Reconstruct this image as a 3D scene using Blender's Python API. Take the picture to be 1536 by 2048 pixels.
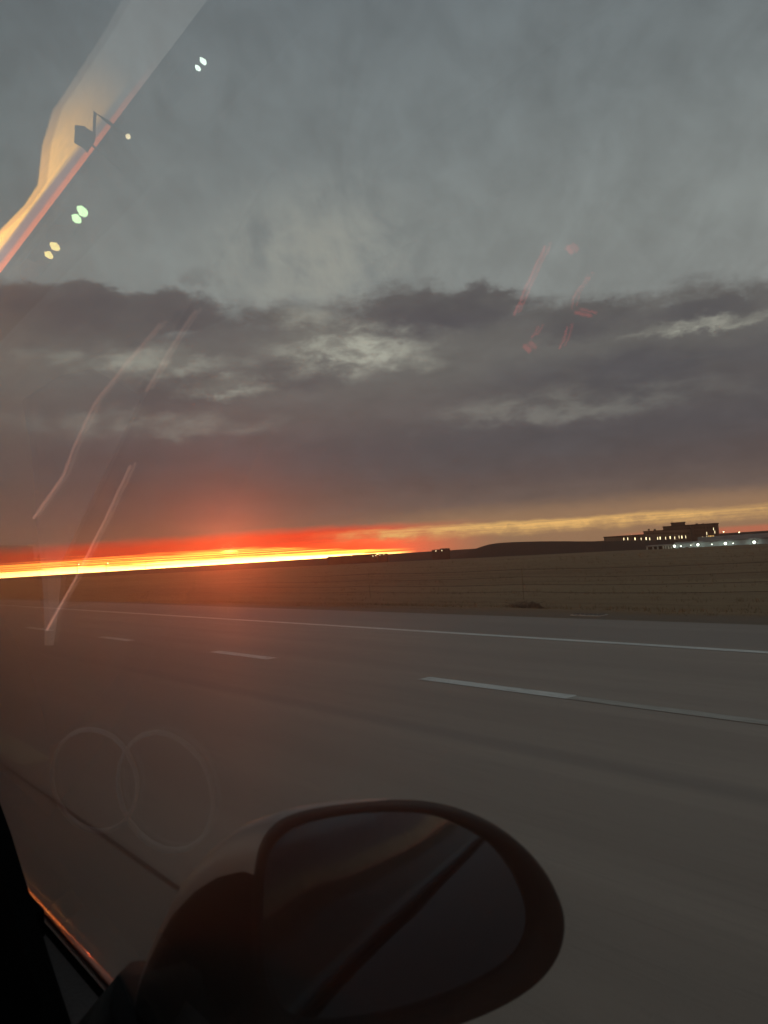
import bpy, bmesh, math, random
import numpy as np
from mathutils import Vector, Matrix
rad = math.radians
random.seed(7)
for o in list(bpy.data.objects): bpy.data.objects.remove(o)
scene = bpy.context.scene
C = scene.collection

# ------------------------------------------------------------------ camera
ZC = 1.35
AZ, PITCH, ROLL = 40.0, 3.2, 3.55
a, p, r = rad(AZ), rad(PITCH), rad(ROLL)
Fw = Vector((math.sin(a)*math.cos(p), math.cos(a)*math.cos(p), math.sin(p)))
Rt0 = Vector((math.cos(a), -math.sin(a), 0)); Up0 = Rt0.cross(Fw)
Rt = Rt0*math.cos(r) - Up0*math.sin(r); Up = Rt0*math.sin(r) + Up0*math.cos(r)
CAM = Vector((0, 0, ZC))
cd = bpy.data.cameras.new('camera'); cam = bpy.data.objects.new('camera', cd); C.objects.link(cam)
cam.matrix_world = Matrix(((Rt.x, Up.x, -Fw.x, CAM.x), (Rt.y, Up.y, -Fw.y, CAM.y), (Rt.z, Up.z, -Fw.z, CAM.z), (0, 0, 0, 1)))
cd.sensor_fit = 'VERTICAL'; cd.sensor_height = 36; cd.lens = 36*1500/2048
cd.clip_start = 0.01; cd.clip_end = 60000
cd.dof.use_dof = True; cd.dof.focus_distance = 40; cd.dof.aperture_fstop = cd.lens/2.3
scene.camera = cam
scene.render.resolution_x = 768; scene.render.resolution_y = 1024
scene.view_settings.view_transform = 'Standard'; scene.view_settings.look = 'None'
scene.view_settings.exposure = 0; scene.view_settings.gamma = 1
scene.cycles.transparent_max_bounces = 16
scene.cycles.volume_bounces = 1

def ray(x, y):
    d = Fw + Rt*((x-768)/1500) - Up*((y-1024)/1500); return d.normalized()

# ------------------------------------------------------------------ node helpers
class N:
    """tiny wrapper so node maths can be written as expressions"""
    def __init__(s, nt, sock): s.nt, s.s = nt, sock
    def _m(s, op, *o):
        n = s.nt.nodes.new('ShaderNodeMath'); n.operation = op
        for i, v in enumerate((s,)+o):
            if isinstance(v, N): s.nt.links.new(v.s, n.inputs[i])
            else: n.inputs[i].default_value = float(v)
        return N(s.nt, n.outputs[0])
    def __add__(s, o): return s._m('ADD', o)
    __radd__ = __add__
    def __mul__(s, o): return s._m('MULTIPLY', o)
    __rmul__ = __mul__
    def __sub__(s, o): return s._m('SUBTRACT', o)
    def __rsub__(s, o): return (s*-1.0)+o
    def __truediv__(s, o): return s._m('DIVIDE', o)
    def pw(s, o): return s._m('POWER', o)
    def mx(s, o): return s._m('MAXIMUM', o)
    def mn(s, o): return s._m('MINIMUM', o)
    def ab(s): return s._m('ABSOLUTE')
    def ss(s, lo, hi):      # smoothstep lo->hi gives 0->1
        n = s.nt.nodes.new('ShaderNodeMapRange'); n.interpolation_type = 'SMOOTHSTEP'
        flip = lo > hi
        s.nt.links.new(s.s, n.inputs[0])
        n.inputs[1].default_value = min(lo, hi); n.inputs[2].default_value = max(lo, hi)
        n.inputs[3].default_value = 1 if flip else 0; n.inputs[4].default_value = 0 if flip else 1
        return N(s.nt, n.outputs[0])
def lin(c):
    return tuple(((v/255)/12.92 if v/255 <= .04045 else ((v/255+.055)/1.055)**2.4) for v in c)
def mixc(nt, f, a, b, mode='MIX'):
    n = nt.nodes.new('ShaderNodeMix'); n.data_type = 'RGBA'; n.blend_type = mode; n.clamp_factor = True
    if isinstance(f, N): nt.links.new(f.s, n.inputs[0])
    else: n.inputs[0].default_value = f
    for i, v in ((6, a), (7, b)):
        if isinstance(v, tuple): n.inputs[i].default_value = (*v[:3], 1)
        elif isinstance(v, N): nt.links.new(v.s, n.inputs[i])
        else: nt.links.new(v, n.inputs[i])
    return n.outputs[2]
def comb(nt, x, y, z):
    n = nt.nodes.new('ShaderNodeCombineXYZ')
    for i, v in enumerate((x, y, z)):
        if isinstance(v, N): nt.links.new(v.s, n.inputs[i])
        else: n.inputs[i].default_value = v
    return n.outputs[0]
def noise(nt, vec, scale=1, detail=4, rough=.5, dist=0.0):
    n = nt.nodes.new('ShaderNodeTexNoise'); n.inputs['Scale'].default_value = scale
    n.inputs['Detail'].default_value = detail; n.inputs['Roughness'].default_value = rough
    n.inputs['Distortion'].default_value = dist
    if vec is not None: nt.links.new(vec, n.inputs['Vector'])
    return N(nt, n.outputs[0])
def ramp(nt, f, stops):
    n = nt.nodes.new('ShaderNodeValToRGB'); nt.links.new(f.s, n.inputs[0]); cr = n.color_ramp
    while len(cr.elements) < len(stops): cr.elements.new(.5)
    for e, (q, c) in zip(cr.elements, stops): e.position = q; e.color = (*c, 1)
    return n.outputs[0]

# ------------------------------------------------------------------ world: dusk sky
SUN_AZ, SUN_EL = 28.2, 0.9
w = bpy.data.worlds.new('World'); scene.world = w; w.use_nodes = True
nt = w.node_tree; nt.nodes.clear()
tc = nt.nodes.new('ShaderNodeTexCoord'); sp = nt.nodes.new('ShaderNodeSeparateXYZ')
nt.links.new(tc.outputs['Generated'], sp.inputs[0])
X, Y, Z = (N(nt, sp.outputs[i]) for i in range(3))
az = X._m('ARCTAN2', Y)*57.2958
el = Z._m('ARCSINE')*57.2958
S = lin
def elramp(stops, top=60.0, e=None):
    return ramp(nt, (e if e is not None else el)*(1/top), [(s/top, lin(c)) for s, c in stops])
def blob(a0, e0, ra, re):
    dx = (az-a0)/ra; dy = (el-e0)/re
    return (dx*dx+dy*dy)._m('SQRT').ss(1.0, 0.0)
nA = noise(nt, comb(nt, az*.045, el*.55, 3.0), 1, 4, .55)            # long low streaks
nB = noise(nt, comb(nt, az*.16, el*.34, 8.0), 1, 9, .60, .15)          # cumulus masses
nC = noise(nt, comb(nt, az*.03, el*.09, 1.0), 1, 3, .5)               # broad
nD = noise(nt, comb(nt, az*.62, el*1.0, 5.0), 1, 8, .66, .1)         # ragged edges
nE = noise(nt, comb(nt, az*.34, el*.80, 15.0), 1, 9, .62, .25)        # breaks in the bank
# streaks of the high sheet: fan out from the sunset
fan = (az-34.0)/(el+14.0)
nS = noise(nt, comb(nt, fan*6.0, el*.09, 2.0), 1, 7, .60, .9)
nS2 = noise(nt, comb(nt, az*.24+el*.08, el*.26, 12.0), 1, 9, .64, .3)
elw = el + (nC-.5)*4.0 + (nS-.5)*3.0
base_hi = elramp([(0, (142, 144, 141)), (14, (147, 149, 146)), (22, (141, 146, 144)), (30, (125, 132, 133)), (42, (105, 114, 119)), (60, (86, 94, 98))], 60, elw)
hi = mixc(nt, 1.0, base_hi, comb(nt, *(3*[0.83+nS.ss(.25, .75)*.20+nS2.ss(.30, .70)*.14])), 'MULTIPLY')
hi = mixc(nt, blob(36, 21.5, 12, 7.5)*(nS2*.6+nS*.4).ss(.40, .60)*.8, hi, lin((168, 167, 157)))
# low layers
e1 = el + (nA-.5)*1.8 + (nD-.5)*.5
low = elramp([(0, (120, 92, 78)), (2.2, (124, 102, 90)), (3.4, (112, 96, 90)), (5.5, (95, 85, 85)), (8.0, (90, 86, 89)), (11, (103, 98, 97)), (14, (108, 106, 104)), (20, (96, 96, 97))], 20, e1)
lowR = mixc(nt, az.ss(46, 20)*el.ss(7, 2.5)*.22, low, lin((118, 74, 64)))
# separate cloud masses and breaks, by bearing and height, with ragged warped outlines
nW = noise(nt, comb(nt, az*.17, el*.30, 21.0), 1, 7, .6); nV = noise(nt, comb(nt, az*.19, el*.36, 33.0), 1, 7, .6)
azw = az+(nW-.5)*9.0+(nD-.5)*2.6; elv = el+(nV-.5)*3.4+(nD-.5)*1.5
def dirof(px, py):
    d = ray(px, py); return math.degrees(math.atan2(d.x, d.y)), math.degrees(math.asin(d.z))
def mass(px, py, rx, ry, soft=.25):
    a0, e0 = dirof(px, py); dx = (azw-a0)*(27.0/rx); dy = (elv-e0)*(27.0/ry)
    return (dx*dx+dy*dy)._m('SQRT').ss(1.25, soft)
def union(L_):
    r_ = None
    for w_, *m_ in L_:
        q_ = mass(*m_)*w_; r_ = q_ if r_ is None else r_.mx(q_)
    return r_
darks = union([(1, 200, 625, 330, 62), (1, 880, 628, 230, 58), (.85, 1170, 640, 130, 42), (.8, 1390, 618, 150, 28), (.95, 1290, 750, 380, 75), (.7, 600, 745, 130, 42), (.75, 370, 785, 170, 36), (.33, 380, 555, 60, 26), (.55, 900, 905, 620, 60), (.5, 120, 700, 130, 30)])
lights = union([(1, 705, 700, 210, 58), (.62, 250, 722, 230, 30), (.8, 465, 775, 110, 24), (.8, 1400, 645, 140, 17), (.35, 1150, 805, 300, 36), (.5, 620, 640, 90, 26), (.3, 300, 850, 280, 30)])
# cumulus bank: ragged top, breaks of light inside it
top = el + (nB-.5)*5.0 + (nD-.5)*2.6 + blob(24, 19, 6, 5)*1.5 - blob(28, 21, 2.6, 2.0)*1.8 - blob(42.5, 20, 5, 3)*1.2 + (az-46.0).mx(0.0)*.095
bank = (top.ss(19.6, 17.4)).mx(darks.ss(.15, .6)*el.ss(23, 20))
body = nB
brk = lights*(.35+(nE*.75+nD*.25).ss(.40, .60)*.65)
bankc = mixc(nt, el.ss(11, 14)*.6, lowR, lin((112, 110, 107)))
bankc = mixc(nt, brk*.95, bankc, lin((180, 178, 164)))
bankc = mixc(nt, darks*(.45+body.ss(.3, .6)*.5)*(1.0-brk*.8), bankc, lin((84, 83, 87)))
bankc = mixc(nt, 1.0, bankc, comb(nt, *(3*[.62+body*.42+nE*.36])), 'MULTIPLY')
bankc = mixc(nt, az.ss(38, 26)*el.ss(10, 2)*.12, bankc, lin((58, 60, 64)))
sky = mixc(nt, bank, hi, bankc)
# glow along the horizon
eg = el + (nA-.5)*.9 + (nD-.5)*.35
nG = noise(nt, comb(nt, az*.16, el*7.0, 4.0), 1, 6, .68)
redtop = 1.75 - az.ss(20, 6)*.25 + az.ss(24, 34)*.15
redm = ((eg-redtop)*-1.0).ss(-.6, .2)*az.ss(50, 39)
sky = mixc(nt, redm*az.ss(60, 36), sky, mixc(nt, (eg+(nG-.5)*.8).ss(1.3, .7), (1.05, .055, .025), (1.9, .12, .03)))
# right: lit cloud edge orange-yellow
ey = el + (nA-.5)*.5 + (nD-.5)*.65 + (nB-.5)*.5
ym = ey.ss(2.0, 1.65)*ey.ss(.6, 1.6)*az.ss(33, 42)
ym2 = ey.ss(3.6, 1.9)*az.ss(34, 46)
sky = mixc(nt, ym2*.45, sky, lin((196, 150, 108)))
sky = mixc(nt, ym*(nG.ss(.25, .65)*.5+nD.ss(.3, .7)*.5)*az.ss(85, 52)*1.25, sky, (1.0, .56, .19))
pinkm = el.ss(.55, .25)*az.ss(56, 60)
sky = mixc(nt, pinkm*.6, sky, (.70, .16, .09))
# left: the white-hot strip under the cloud deck, broken by thin dark bars
wf = 1.0 - az.ss(29, 41)*.66
hs = el/wf + (nG-.5)*1.05
hotc = ramp(nt, hs*.5, [(0, (12, 5.8, 1.6)), (.17, (11, 4.4, .8)), (.24, (7.0, 1.9, .22)), (.32, (3.2, .50, .06)), (.40, (1.4, .12, .03)), (.46, (2.4, .40, .06)), (.54, (1.1, .09, .03))])
bars = noise(nt, comb(nt, az*.045, el*17.0, 9.0), 1, 4, .6, .2).ss(.44, .56)
hotc = mixc(nt, hs.ss(.30, .50), hotc, mixc(nt, bars, (1.25, .085, .03), (6.5, 1.7, .22)))
hot = hs.ss(1.15, .78)*az.ss(42.5, 38)
sky = mixc(nt, hot, sky, hotc)
thin = blob(SUN_AZ, SUN_EL, .75, .16)
sky = mixc(nt, thin, sky, (8.0, 3.0, .5))
# a broad band of orange ahead of the car, left of the sun
am = az.ss(4, -6)*az.ss(-110, -60)
pale = el.ss(16, 6)*am
sky = mixc(nt, pale, sky, (.62, .58, .52))
ae = el+(nA-.5)*.8
oran = (el+(nG-.5)*.3).ss(.5, .9)*ae.ss(4.2, 1.7)*az.ss(-40, -29)*am
sky = mixc(nt, oran*(.55+nG*.6), sky, (6.5, 3.0, .40))
mauve = (el+(nG-.5)*.3).ss(.95, .60)*az.ss(-38, -30)*am
sky = mixc(nt, mauve, sky, (.95, .42, .38))
salm = (el+(nG-.5)*.2).ss(.40, .20)*az.ss(-42, -32)*am
sky = mixc(nt, salm, sky, (2.9, .55, .16))
# clear-sky light behind the cloud cover
st = nt.nodes.new('ShaderNodeTexSky'); st.sky_type = 'NISHITA'; st.sun_disc = False
st.sun_elevation = rad(SUN_EL); st.sun_rotation = rad(SUN_AZ)
bg1 = nt.nodes.new('ShaderNodeBackground'); nt.links.new(st.outputs[0], bg1.inputs[0]); bg1.inputs[1].default_value = .05
bg2 = nt.nodes.new('ShaderNodeBackground'); nt.links.new(sky, bg2.inputs[0]); bg2.inputs[1].default_value = 1.0
mx_ = nt.nodes.new('ShaderNodeMixShader'); mx_.inputs[0].default_value = .94
nt.links.new(bg1.outputs[0], mx_.inputs[1]); nt.links.new(bg2.outputs[0], mx_.inputs[2])
wo = nt.nodes.new('ShaderNodeOutputWorld'); nt.links.new(mx_.outputs[0], wo.inputs[0])

sd = bpy.data.lights.new('sun', 'SUN'); sd.energy = .06; sd.angle = rad(1.4); sd.color = (1, .20, .075)
sun = bpy.data.objects.new('sun', sd); C.objects.link(sun)
sv = Vector((math.sin(rad(SUN_AZ))*math.cos(rad(SUN_EL)), math.cos(rad(SUN_AZ))*math.cos(rad(SUN_EL)), math.sin(rad(SUN_EL))))
sun.rotation_euler = sv.to_track_quat('Z', 'Y').to_euler()

# ------------------------------------------------------------------ object helpers
def tag(o, label=None, cat=None, group=None, kind=None):
    if label: o['label'] = label
    if cat: o['category'] = cat
    if group: o['group'] = group
    if kind: o['kind'] = kind
    return o
def empty(name, loc=(0, 0, 0), rz=0, label=None, cat=None, group=None):
    o = bpy.data.objects.new(name, None); C.objects.link(o); o.location = loc; o.rotation_euler = (0, 0, rz)
    o.empty_display_size = .1
    return tag(o, label, cat, group)
def mesh(name, verts, faces, mat, parent=None, smooth=False):
    me = bpy.data.meshes.new(name); me.from_pydata([tuple(v) for v in verts], [], faces); me.update()
    o = bpy.data.objects.new(name, me); C.objects.link(o)
    if mat: me.materials.append(mat)
    if smooth:
        for f in me.polygons: f.use_smooth = True
    if parent: o.parent = parent
    return o
class MB:
    def __init__(s): s.v = []; s.f = []
    def add(s, v, f):
        n = len(s.v); s.v += [tuple(q) for q in v]; s.f += [tuple(i+n for i in g) for g in f]; return s
    def box(s, x0, x1, y0, y1, z0, z1):
        v = [(x, y, z) for z in (z0, z1) for (x, y) in ((x0, y0), (x1, y0), (x1, y1), (x0, y1))]
        return s.add(v, [(3, 2, 1, 0), (4, 5, 6, 7), (0, 1, 5, 4), (1, 2, 6, 5), (2, 3, 7, 6), (3, 0, 4, 7)])
    def tube(s, pts, rs, n=10, cap=True):
        pts = [Vector(q) for q in pts]
        if not hasattr(rs, '__len__'): rs = [rs]*len(pts)
        v = []; f = []
        for i, q in enumerate(pts):
            t = (pts[min(i+1, len(pts)-1)]-pts[max(i-1, 0)]).normalized()
            u = t.cross(Vector((0, 0, 1)))
            if u.length < .1: u = t.cross(Vector((0, 1, 0)))
            u.normalize(); b = t.cross(u)
            v += [q+(u*math.cos(k/n*2*math.pi)+b*math.sin(k/n*2*math.pi))*rs[i] for k in range(n)]
        for i in range(len(pts)-1):
            for k in range(n):
                k2 = (k+1) % n; f.append((i*n+k, i*n+k2, (i+1)*n+k2, (i+1)*n+k))
        if cap: f.append(tuple(range(n-1, -1, -1))); f.append(tuple((len(pts)-1)*n+k for k in range(n)))
        return s.add(v, f)
    def sph(s, c, r, n=8, m=6, sc=(1, 1, 1)):
        v = []; f = []
        for i in range(m+1):
            t = math.pi*i/m
            for k in range(n):
                u = 2*math.pi*k/n; v.append((c[0]+r*sc[0]*math.sin(t)*math.cos(u), c[1]+r*sc[1]*math.sin(t)*math.sin(u), c[2]+r*sc[2]*math.cos(t)))
        for i in range(m):
            for k in range(n): f.append((i*n+k, (i+1)*n+k, (i+1)*n+(k+1) % n, i*n+(k+1) % n))
        return s.add(v, f)
    def build(s, name, mat, parent=None, smooth=False): return mesh(name, s.v, s.f, mat, parent, smooth)
def pmat(name, col, rough=.6, metal=0, spec=.5, emis=None, es=0, nscale=None, namp=.25, bump=0, bscale=None, stretch=(1, 1, 1), coat=0):
    m = bpy.data.materials.new(name); m.use_nodes = True; t = m.node_tree; b = t.nodes['Principled BSDF']
    b.inputs['Base Color'].default_value = (*col, 1); b.inputs['Roughness'].default_value = rough
    b.inputs['Metallic'].default_value = metal; b.inputs['Specular IOR Level'].default_value = spec
    b.inputs['Coat Weight'].default_value = coat
    if emis: b.inputs['Emission Color'].default_value = (*emis, 1); b.inputs['Emission Strength'].default_value = es
    if nscale or bump:
        g = t.nodes.new('ShaderNodeTexCoord'); mp = t.nodes.new('ShaderNodeMapping'); t.links.new(g.outputs['Object'], mp.inputs[0])
        mp.inputs['Scale'].default_value = stretch
        nn = noise(t, mp.outputs[0], nscale or bscale, 6, .6)
        if nscale:
            f = nn.ss(.3, .7)
            c = mixc(t, f, tuple(v*(1-namp) for v in col), tuple(min(1, v*(1+namp)) for v in col)); t.links.new(c, b.inputs['Base Color'])
        if bump:
            bn = noise(t, mp.outputs[0], bscale or nscale, 5, .6)
            bp = t.nodes.new('ShaderNodeBump'); bp.inputs['Strength'].default_value = bump; bp.inputs['Distance'].default_value = .01
            t.links.new(bn.s, bp.inputs['Height']); t.links.new(bp.outputs[0], b.inputs['Normal'])
    return m

# ------------------------------------------------------------------ terrain height
def sstep(x, a, b):
    t = min(1, max(0, (x-a)/(b-a))); return t*t*(3-2*t)
def edge_x(y): return 8.42+.018*max(y, 0) if y < 120 else 8.42+.018*120
def height(x, y):
    d = math.hypot(x, y)
    h = 0.0
    h -= .62*sstep(x, 12.2, 18)                 # falls into the ditch
    h += .62*sstep(x, 24, 58)                   # field comes back up to a crest
    h -= 12.5*sstep(x, 62, 420)                 # and drops away behind it
    h -= .6*sstep(-x, 14, 30)
    # long bare mound ahead of the hospital
    if d > 250 and x > 0:
        A = math.degrees(math.atan2(x, y))
        prof = sstep(A, 43.0, 48.5)*(1-.36*sstep(A, 49, 59.5))*(1-sstep(A, 59.5, 65.5))
        h += 17.8*prof*math.exp(-((d-760)/170.)**2)
    return h

# ground sheet: dense near, coarse to the horizon
def axis(lim0, steps):
    out = [0.0]; s = lim0
    while out[-1] < 30000:
        out.append(out[-1]+s); s = min(s*steps, 4000)
    return out
ax = axis(.8, 1.07)
xs = sorted(set([-q for q in ax]+ax)); ys = xs
# finer columns around the verge and the mound
xs = sorted(set(xs+[10+.5*i for i in range(40)]+[300+25*i for i in range(28)])); ys = sorted(set(ys+[200+25*i for i in range(24)]))
rnd = random.Random(3)
gv = []
for y in ys:
    for x in xs:
        z = height(x, y)
        if x < 11.3 and x > -20: z = -.03
        elif abs(x) < 3000: z += rnd.uniform(-.03, .03)*min(1, max(0, (x-11.3)/2)) if x > 0 else 0
        if math.hypot(x, y) > 900: z = min(z, height(x, y))
        gv.append((x, y, z))
nx = len(xs)
gf = [(j*nx+i, j*nx+i+1, (j+1)*nx+i+1, (j+1)*nx+i) for j in range(len(ys)-1) for i in range(nx-1)]
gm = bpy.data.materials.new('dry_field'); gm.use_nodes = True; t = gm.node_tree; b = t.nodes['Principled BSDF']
geo = t.nodes.new('ShaderNodeNewGeometry'); s3 = t.nodes.new('ShaderNodeSeparateXYZ'); t.links.new(geo.outputs['Position'], s3.inputs[0])
gx, gy = N(t, s3.outputs[0]), N(t, s3.outputs[1])
n1 = noise(t, comb(t, gx*.9, gy*.05, 0.0), 1, 5, .6); n2 = noise(t, comb(t, gx*.06, gy*.015, 0.0), 1, 4, .5); n3 = noise(t, comb(t, gx*7, gy*2.5, 0.0), 1, 4, .7)
col = mixc(t, n1.ss(.3, .75), (.19, .128, .072), (.30, .205, .115))
col = mixc(t, n2.ss(.4, .65)*.5, col, (.34, .245, .14))
col = mixc(t, n3.ss(.55, .75)*.25, col, (.10, .07, .04))
col = mixc(t, gx.ss(12.6, 11.6), col, (.20, .16, .12))
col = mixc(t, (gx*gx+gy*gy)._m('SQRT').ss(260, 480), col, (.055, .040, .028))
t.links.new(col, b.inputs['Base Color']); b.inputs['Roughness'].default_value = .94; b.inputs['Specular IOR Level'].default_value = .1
bp = t.nodes.new('ShaderNodeBump'); bp.inputs['Strength'].default_value = .6; bp.inputs['Distance'].default_value = .06; t.links.new(n3.s, bp.inputs['Height']); t.links.new(bp.outputs[0], b.inputs['Normal'])
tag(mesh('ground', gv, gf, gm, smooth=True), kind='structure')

# ------------------------------------------------------------------ road
rm = bpy.data.materials.new('worn_pavement'); rm.use_nodes = True; t = rm.node_tree; b = t.nodes['Principled BSDF']
geo = t.nodes.new('ShaderNodeNewGeometry'); s3 = t.nodes.new('ShaderNodeSeparateXYZ'); t.links.new(geo.outputs['Position'], s3.inputs[0])
gx, gy = N(t, s3.outputs[0]), N(t, s3.outputs[1])
fine = noise(t, comb(t, gx*38, gy*1.1, 0.0), 1, 4, .7)        # tining along the lane
agg = noise(t, comb(t, gx*90, gy*90, 0.0), 1, 3, .7)
wide = noise(t, comb(t, gx*2.2, gy*.06, 0.0), 1, 5, .6)
patch = noise(t, comb(t, gx*.35, gy*.12, 7.0), 1, 4, .5)
col = mixc(t, wide.ss(.3, .7), (.30, .228, .178), (.385, .295, .232))
col = mixc(t, patch.ss(.35, .65)*.35, col, (.24, .182, .142))
col = mixc(t, fine.ss(.45, .8)*.28, col, (.085, .080, .072))
col = mixc(t, agg.ss(.5, .8)*.35, col, (.09, .085, .078))
# tyre tracks and oil line in the middle of the lanes
def band(c, wd): return ((gx-c).ab()).ss(wd, wd*.15)
trk = (band(3.9, .20)*.75).mx(band(3.15, .55)*.22).mx(band(7.1, .35)*.35).mx(band(2.15, .35)*.35).mx(band(6.0, .3)*.2)
col = mixc(t, trk*wide.ss(.25, .65)*.5, col, (.055, .052, .048))
# inner lane is a darker, older surface
col = mixc(t, gx.ss(1.40, 1.34)*.55, col, (.085, .080, .062))
# outer shoulder
col = mixc(t, (gx-gy*.018).ss(8.5, 8.9)*.4, col, (.15, .135, .115))
t.links.new(col, b.inputs['Base Color'])
rr = .44+patch*.2
t.links.new(rr.s, b.inputs['Roughness']); b.inputs['Specular IOR Level'].default_value = .5
bp = t.nodes.new('ShaderNodeBump'); bp.inputs['Strength'].default_value = .35; bp.inputs['Distance'].default_value = .004
t.links.new((fine+agg*.6).s, bp.inputs['Height']); t.links.new(bp.outputs[0], b.inputs['Normal'])
def strip(name, fx0, fx1, ys, z, mat):
    v = []; f = []
    for y in ys: v += [(fx0(y), y, z), (fx1(y), y, z)]
    for i in range(len(ys)-1): f.append((2*i, 2*i+1, 2*i+3, 2*i+2))
    return mesh(name, v, f, mat)
ysr = [-400, -100, -30, -10, 0, 5, 10, 20, 40, 80, 120, 300, 900, 2500]
ro = strip('road', lambda y: -12, lambda y: edge_x(y)+2.55, ysr, 0, rm)
tag(ro, kind='structure')
# thin sealed joint between the pavement slabs
jm = pmat('joint_seal', (.012, .011, .010), .7)
tag(strip('pavement_joint', lambda y: 1.335+.003*math.sin(y*1.3), lambda y: 1.352+.003*math.sin(y*1.7+1), [-20+.5*i for i in range(200)], .004, jm), kind='structure')
# painted markings, worn
def paint(name, amount, colr=(.85, .82, .76)):
    m = bpy.data.materials.new(name); m.use_nodes = True; t = m.node_tree; b = t.nodes['Principled BSDF']
    geo = t.nodes.new('ShaderNodeNewGeometry'); s3 = t.nodes.new('ShaderNodeSeparateXYZ'); t.links.new(geo.outputs['Position'], s3.inputs[0])
    gx, gy = N(t, s3.outputs[0]), N(t, s3.outputs[1])
    q = noise(t, comb(t, gx*30, gy*3.5, 0.0), 1, 6, .7); q2 = noise(t, comb(t, gx*4, gy*.8, 2.0), 1, 3, .6)
    f = (q*.6+q2*.4+(amount-.5)).ss(.38, .62)
    t.links.new(mixc(t, f, (.26, .22, .18), colr), b.inputs['Base Color']); b.inputs['Roughness'].default_value = .6
    return m
pw, pf = paint('white_line_paint', .60), paint('worn_line_paint', .54, (.50, .46, .40))
yy = [-60+2*i for i in range(300)]
tag(strip('edge_line', lambda y: edge_x(y), lambda y: edge_x(y)+.15, yy, .004, pw), kind='structure')
tag(strip('faded_lane_line', lambda y: 5.36, lambda y: 5.50, [-20, 0, 4.1], .004, pf), kind='structure')
for i, (y0, y1) in enumerate([(4.1, 6.0), (9.1, 10.8), (14.2, 15.8), (19.2, 21.4), (25, 27), (33, 36), (45, 48), (57, 60), (69, 72), (81, 84)]):
    tag(strip('lane_dash', lambda y: 5.36, lambda y: 5.53, [y0, y1], .004, pw), 'white painted lane dash on the road', kind='structure')
pm = paint('cream_line_paint', .60, (.60, .46, .30))
tag(strip('lane_dash', lambda y: 1.42, lambda y: 1.64, [5.9, 8.6], .004, pm), kind='structure')

# ------------------------------------------------------------------ roadside things
M_STEEL = pmat('weathered_steel', (.06, .05, .045), .6, .6)
M_WOOD = pmat('grey_post_wood', (.07, .055, .042), .9, nscale=6)
M_WIRE = pmat('rusted_wire', (.11, .07, .045), .8, .2)
M_POST = pmat('dry_split_post', (.24, .17, .10), .95, nscale=6)
# wire fence in the ditch
fx = 21.5; ys_f = list(range(-18, 260, 9))
fence = empty('wire_fence', (fx, 0, 0), label='long four strand wire fence on thin posts at the foot of the dry field', cat='fence')
def fz(y): return height(fx, y)
for k, hgt in enumerate((.28, .55, .82, 1.1)):
    mb = MB(); pts = []
    for i, y in enumerate(ys_f[:-1]):
        for q in range(3):
            u = q/3; pts.append((0, y+9*u, fz(y+9*u)+hgt-.05*math.sin(math.pi*u)))
    mb.tube(pts, .009, 5); mb.build('wire', M_WIRE, fence)
for i, y in enumerate(ys_f):
    mb = MB(); h = 1.2+random.uniform(-.05, .05); lx = random.uniform(-.04, .04)
    mb.tube([(.02, y, fz(y)-.2), (.02+lx*.6, y+lx*.3, fz(y)+h*.6), (.02+lx, y+lx, fz(y)+h)], .016, 7)
    mb.build('post', M_POST, fence)
# pale slab beside the shoulder
c0 = CAM+ray(1178, 1231)*((-CAM.z)/ray(1178, 1231).z)
dr = empty('drain_slab', (c0.x, c0.y, 0), label='small pale concrete drain slab at the outer edge of the shoulder', cat='drain')
mb = MB().box(-.12, .12, -.32, .32, -.1, .02); s_ = mb.build('slab', pmat('pale_concrete', (.40, .38, .34), .85, nscale=9, namp=.2), dr)
mb = MB()
for k in range(7): mb.box(-.09, .09, -.27+.09*k-.014, -.27+.09*k+.014, .021, .028)
mb.build('grate', M_STEEL, dr)

# grass
gmat = bpy.data.materials.new('dry_grass_blades'); gmat.use_nodes = True; t = gmat.node_tree; b = t.nodes['Principled BSDF']
oi = t.nodes.new('ShaderNodeNewGeometry'); nn = noise(t, oi.outputs['Position'], 1.3, 4, .7)
t.links.new(mixc(t, nn.ss(.35, .7), (.19, .128, .068), (.29, .20, .108)), b.inputs['Base Color']); b.inputs['Roughness'].default_value = .9
b.inputs['Specular IOR Level'].default_value = .1
rg = random.Random(11); gvv = []; gff = []
def blade(x, y, z, h, wd):
    A = rg.uniform(0, 6.283); L = rg.uniform(.1, .6)*h; B = rg.uniform(0, 6.283)
    n = len(gvv); ca, sa = math.cos(A)*wd, math.sin(A)*wd
    gvv.extend([(x-ca, y-sa, z), (x+ca, y+sa, z), (x+math.cos(B)*L, y+math.sin(B)*L, z+h)]); gff.append((n, n+1, n+2))
cnt = 0
while cnt < 60000:
    x = 12.0+(rg.random()**1.8)*48; y = rg.uniform(-2, 12)+x*rg.uniform(.15, 4.2)
    A = math.degrees(math.atan2(x, y))
    if A < 10 or A > 76: continue
    z = height(x, y)-.02
    k = math.sin(x*1.7+math.sin(y*.31)*2)*math.sin(y*.4+x*.6)
    if rg.random() > .55+.45*k: continue
    h = rg.uniform(.03, .10)*(1+.5*k)*(.5+.5*sstep(x, 12, 14.5)); s = 1+x/40
    for _ in range(3): blade(x+rg.uniform(-.12, .12), y+rg.uniform(-.12, .12), z, h*s*rg.uniform(.6, 1.1), .006*s)
    cnt += 3
tag(mesh('dry_grass', gvv, gff, gmat), 'dry brown grass along the verge and over the field', 'grass', kind='stuff')
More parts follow.
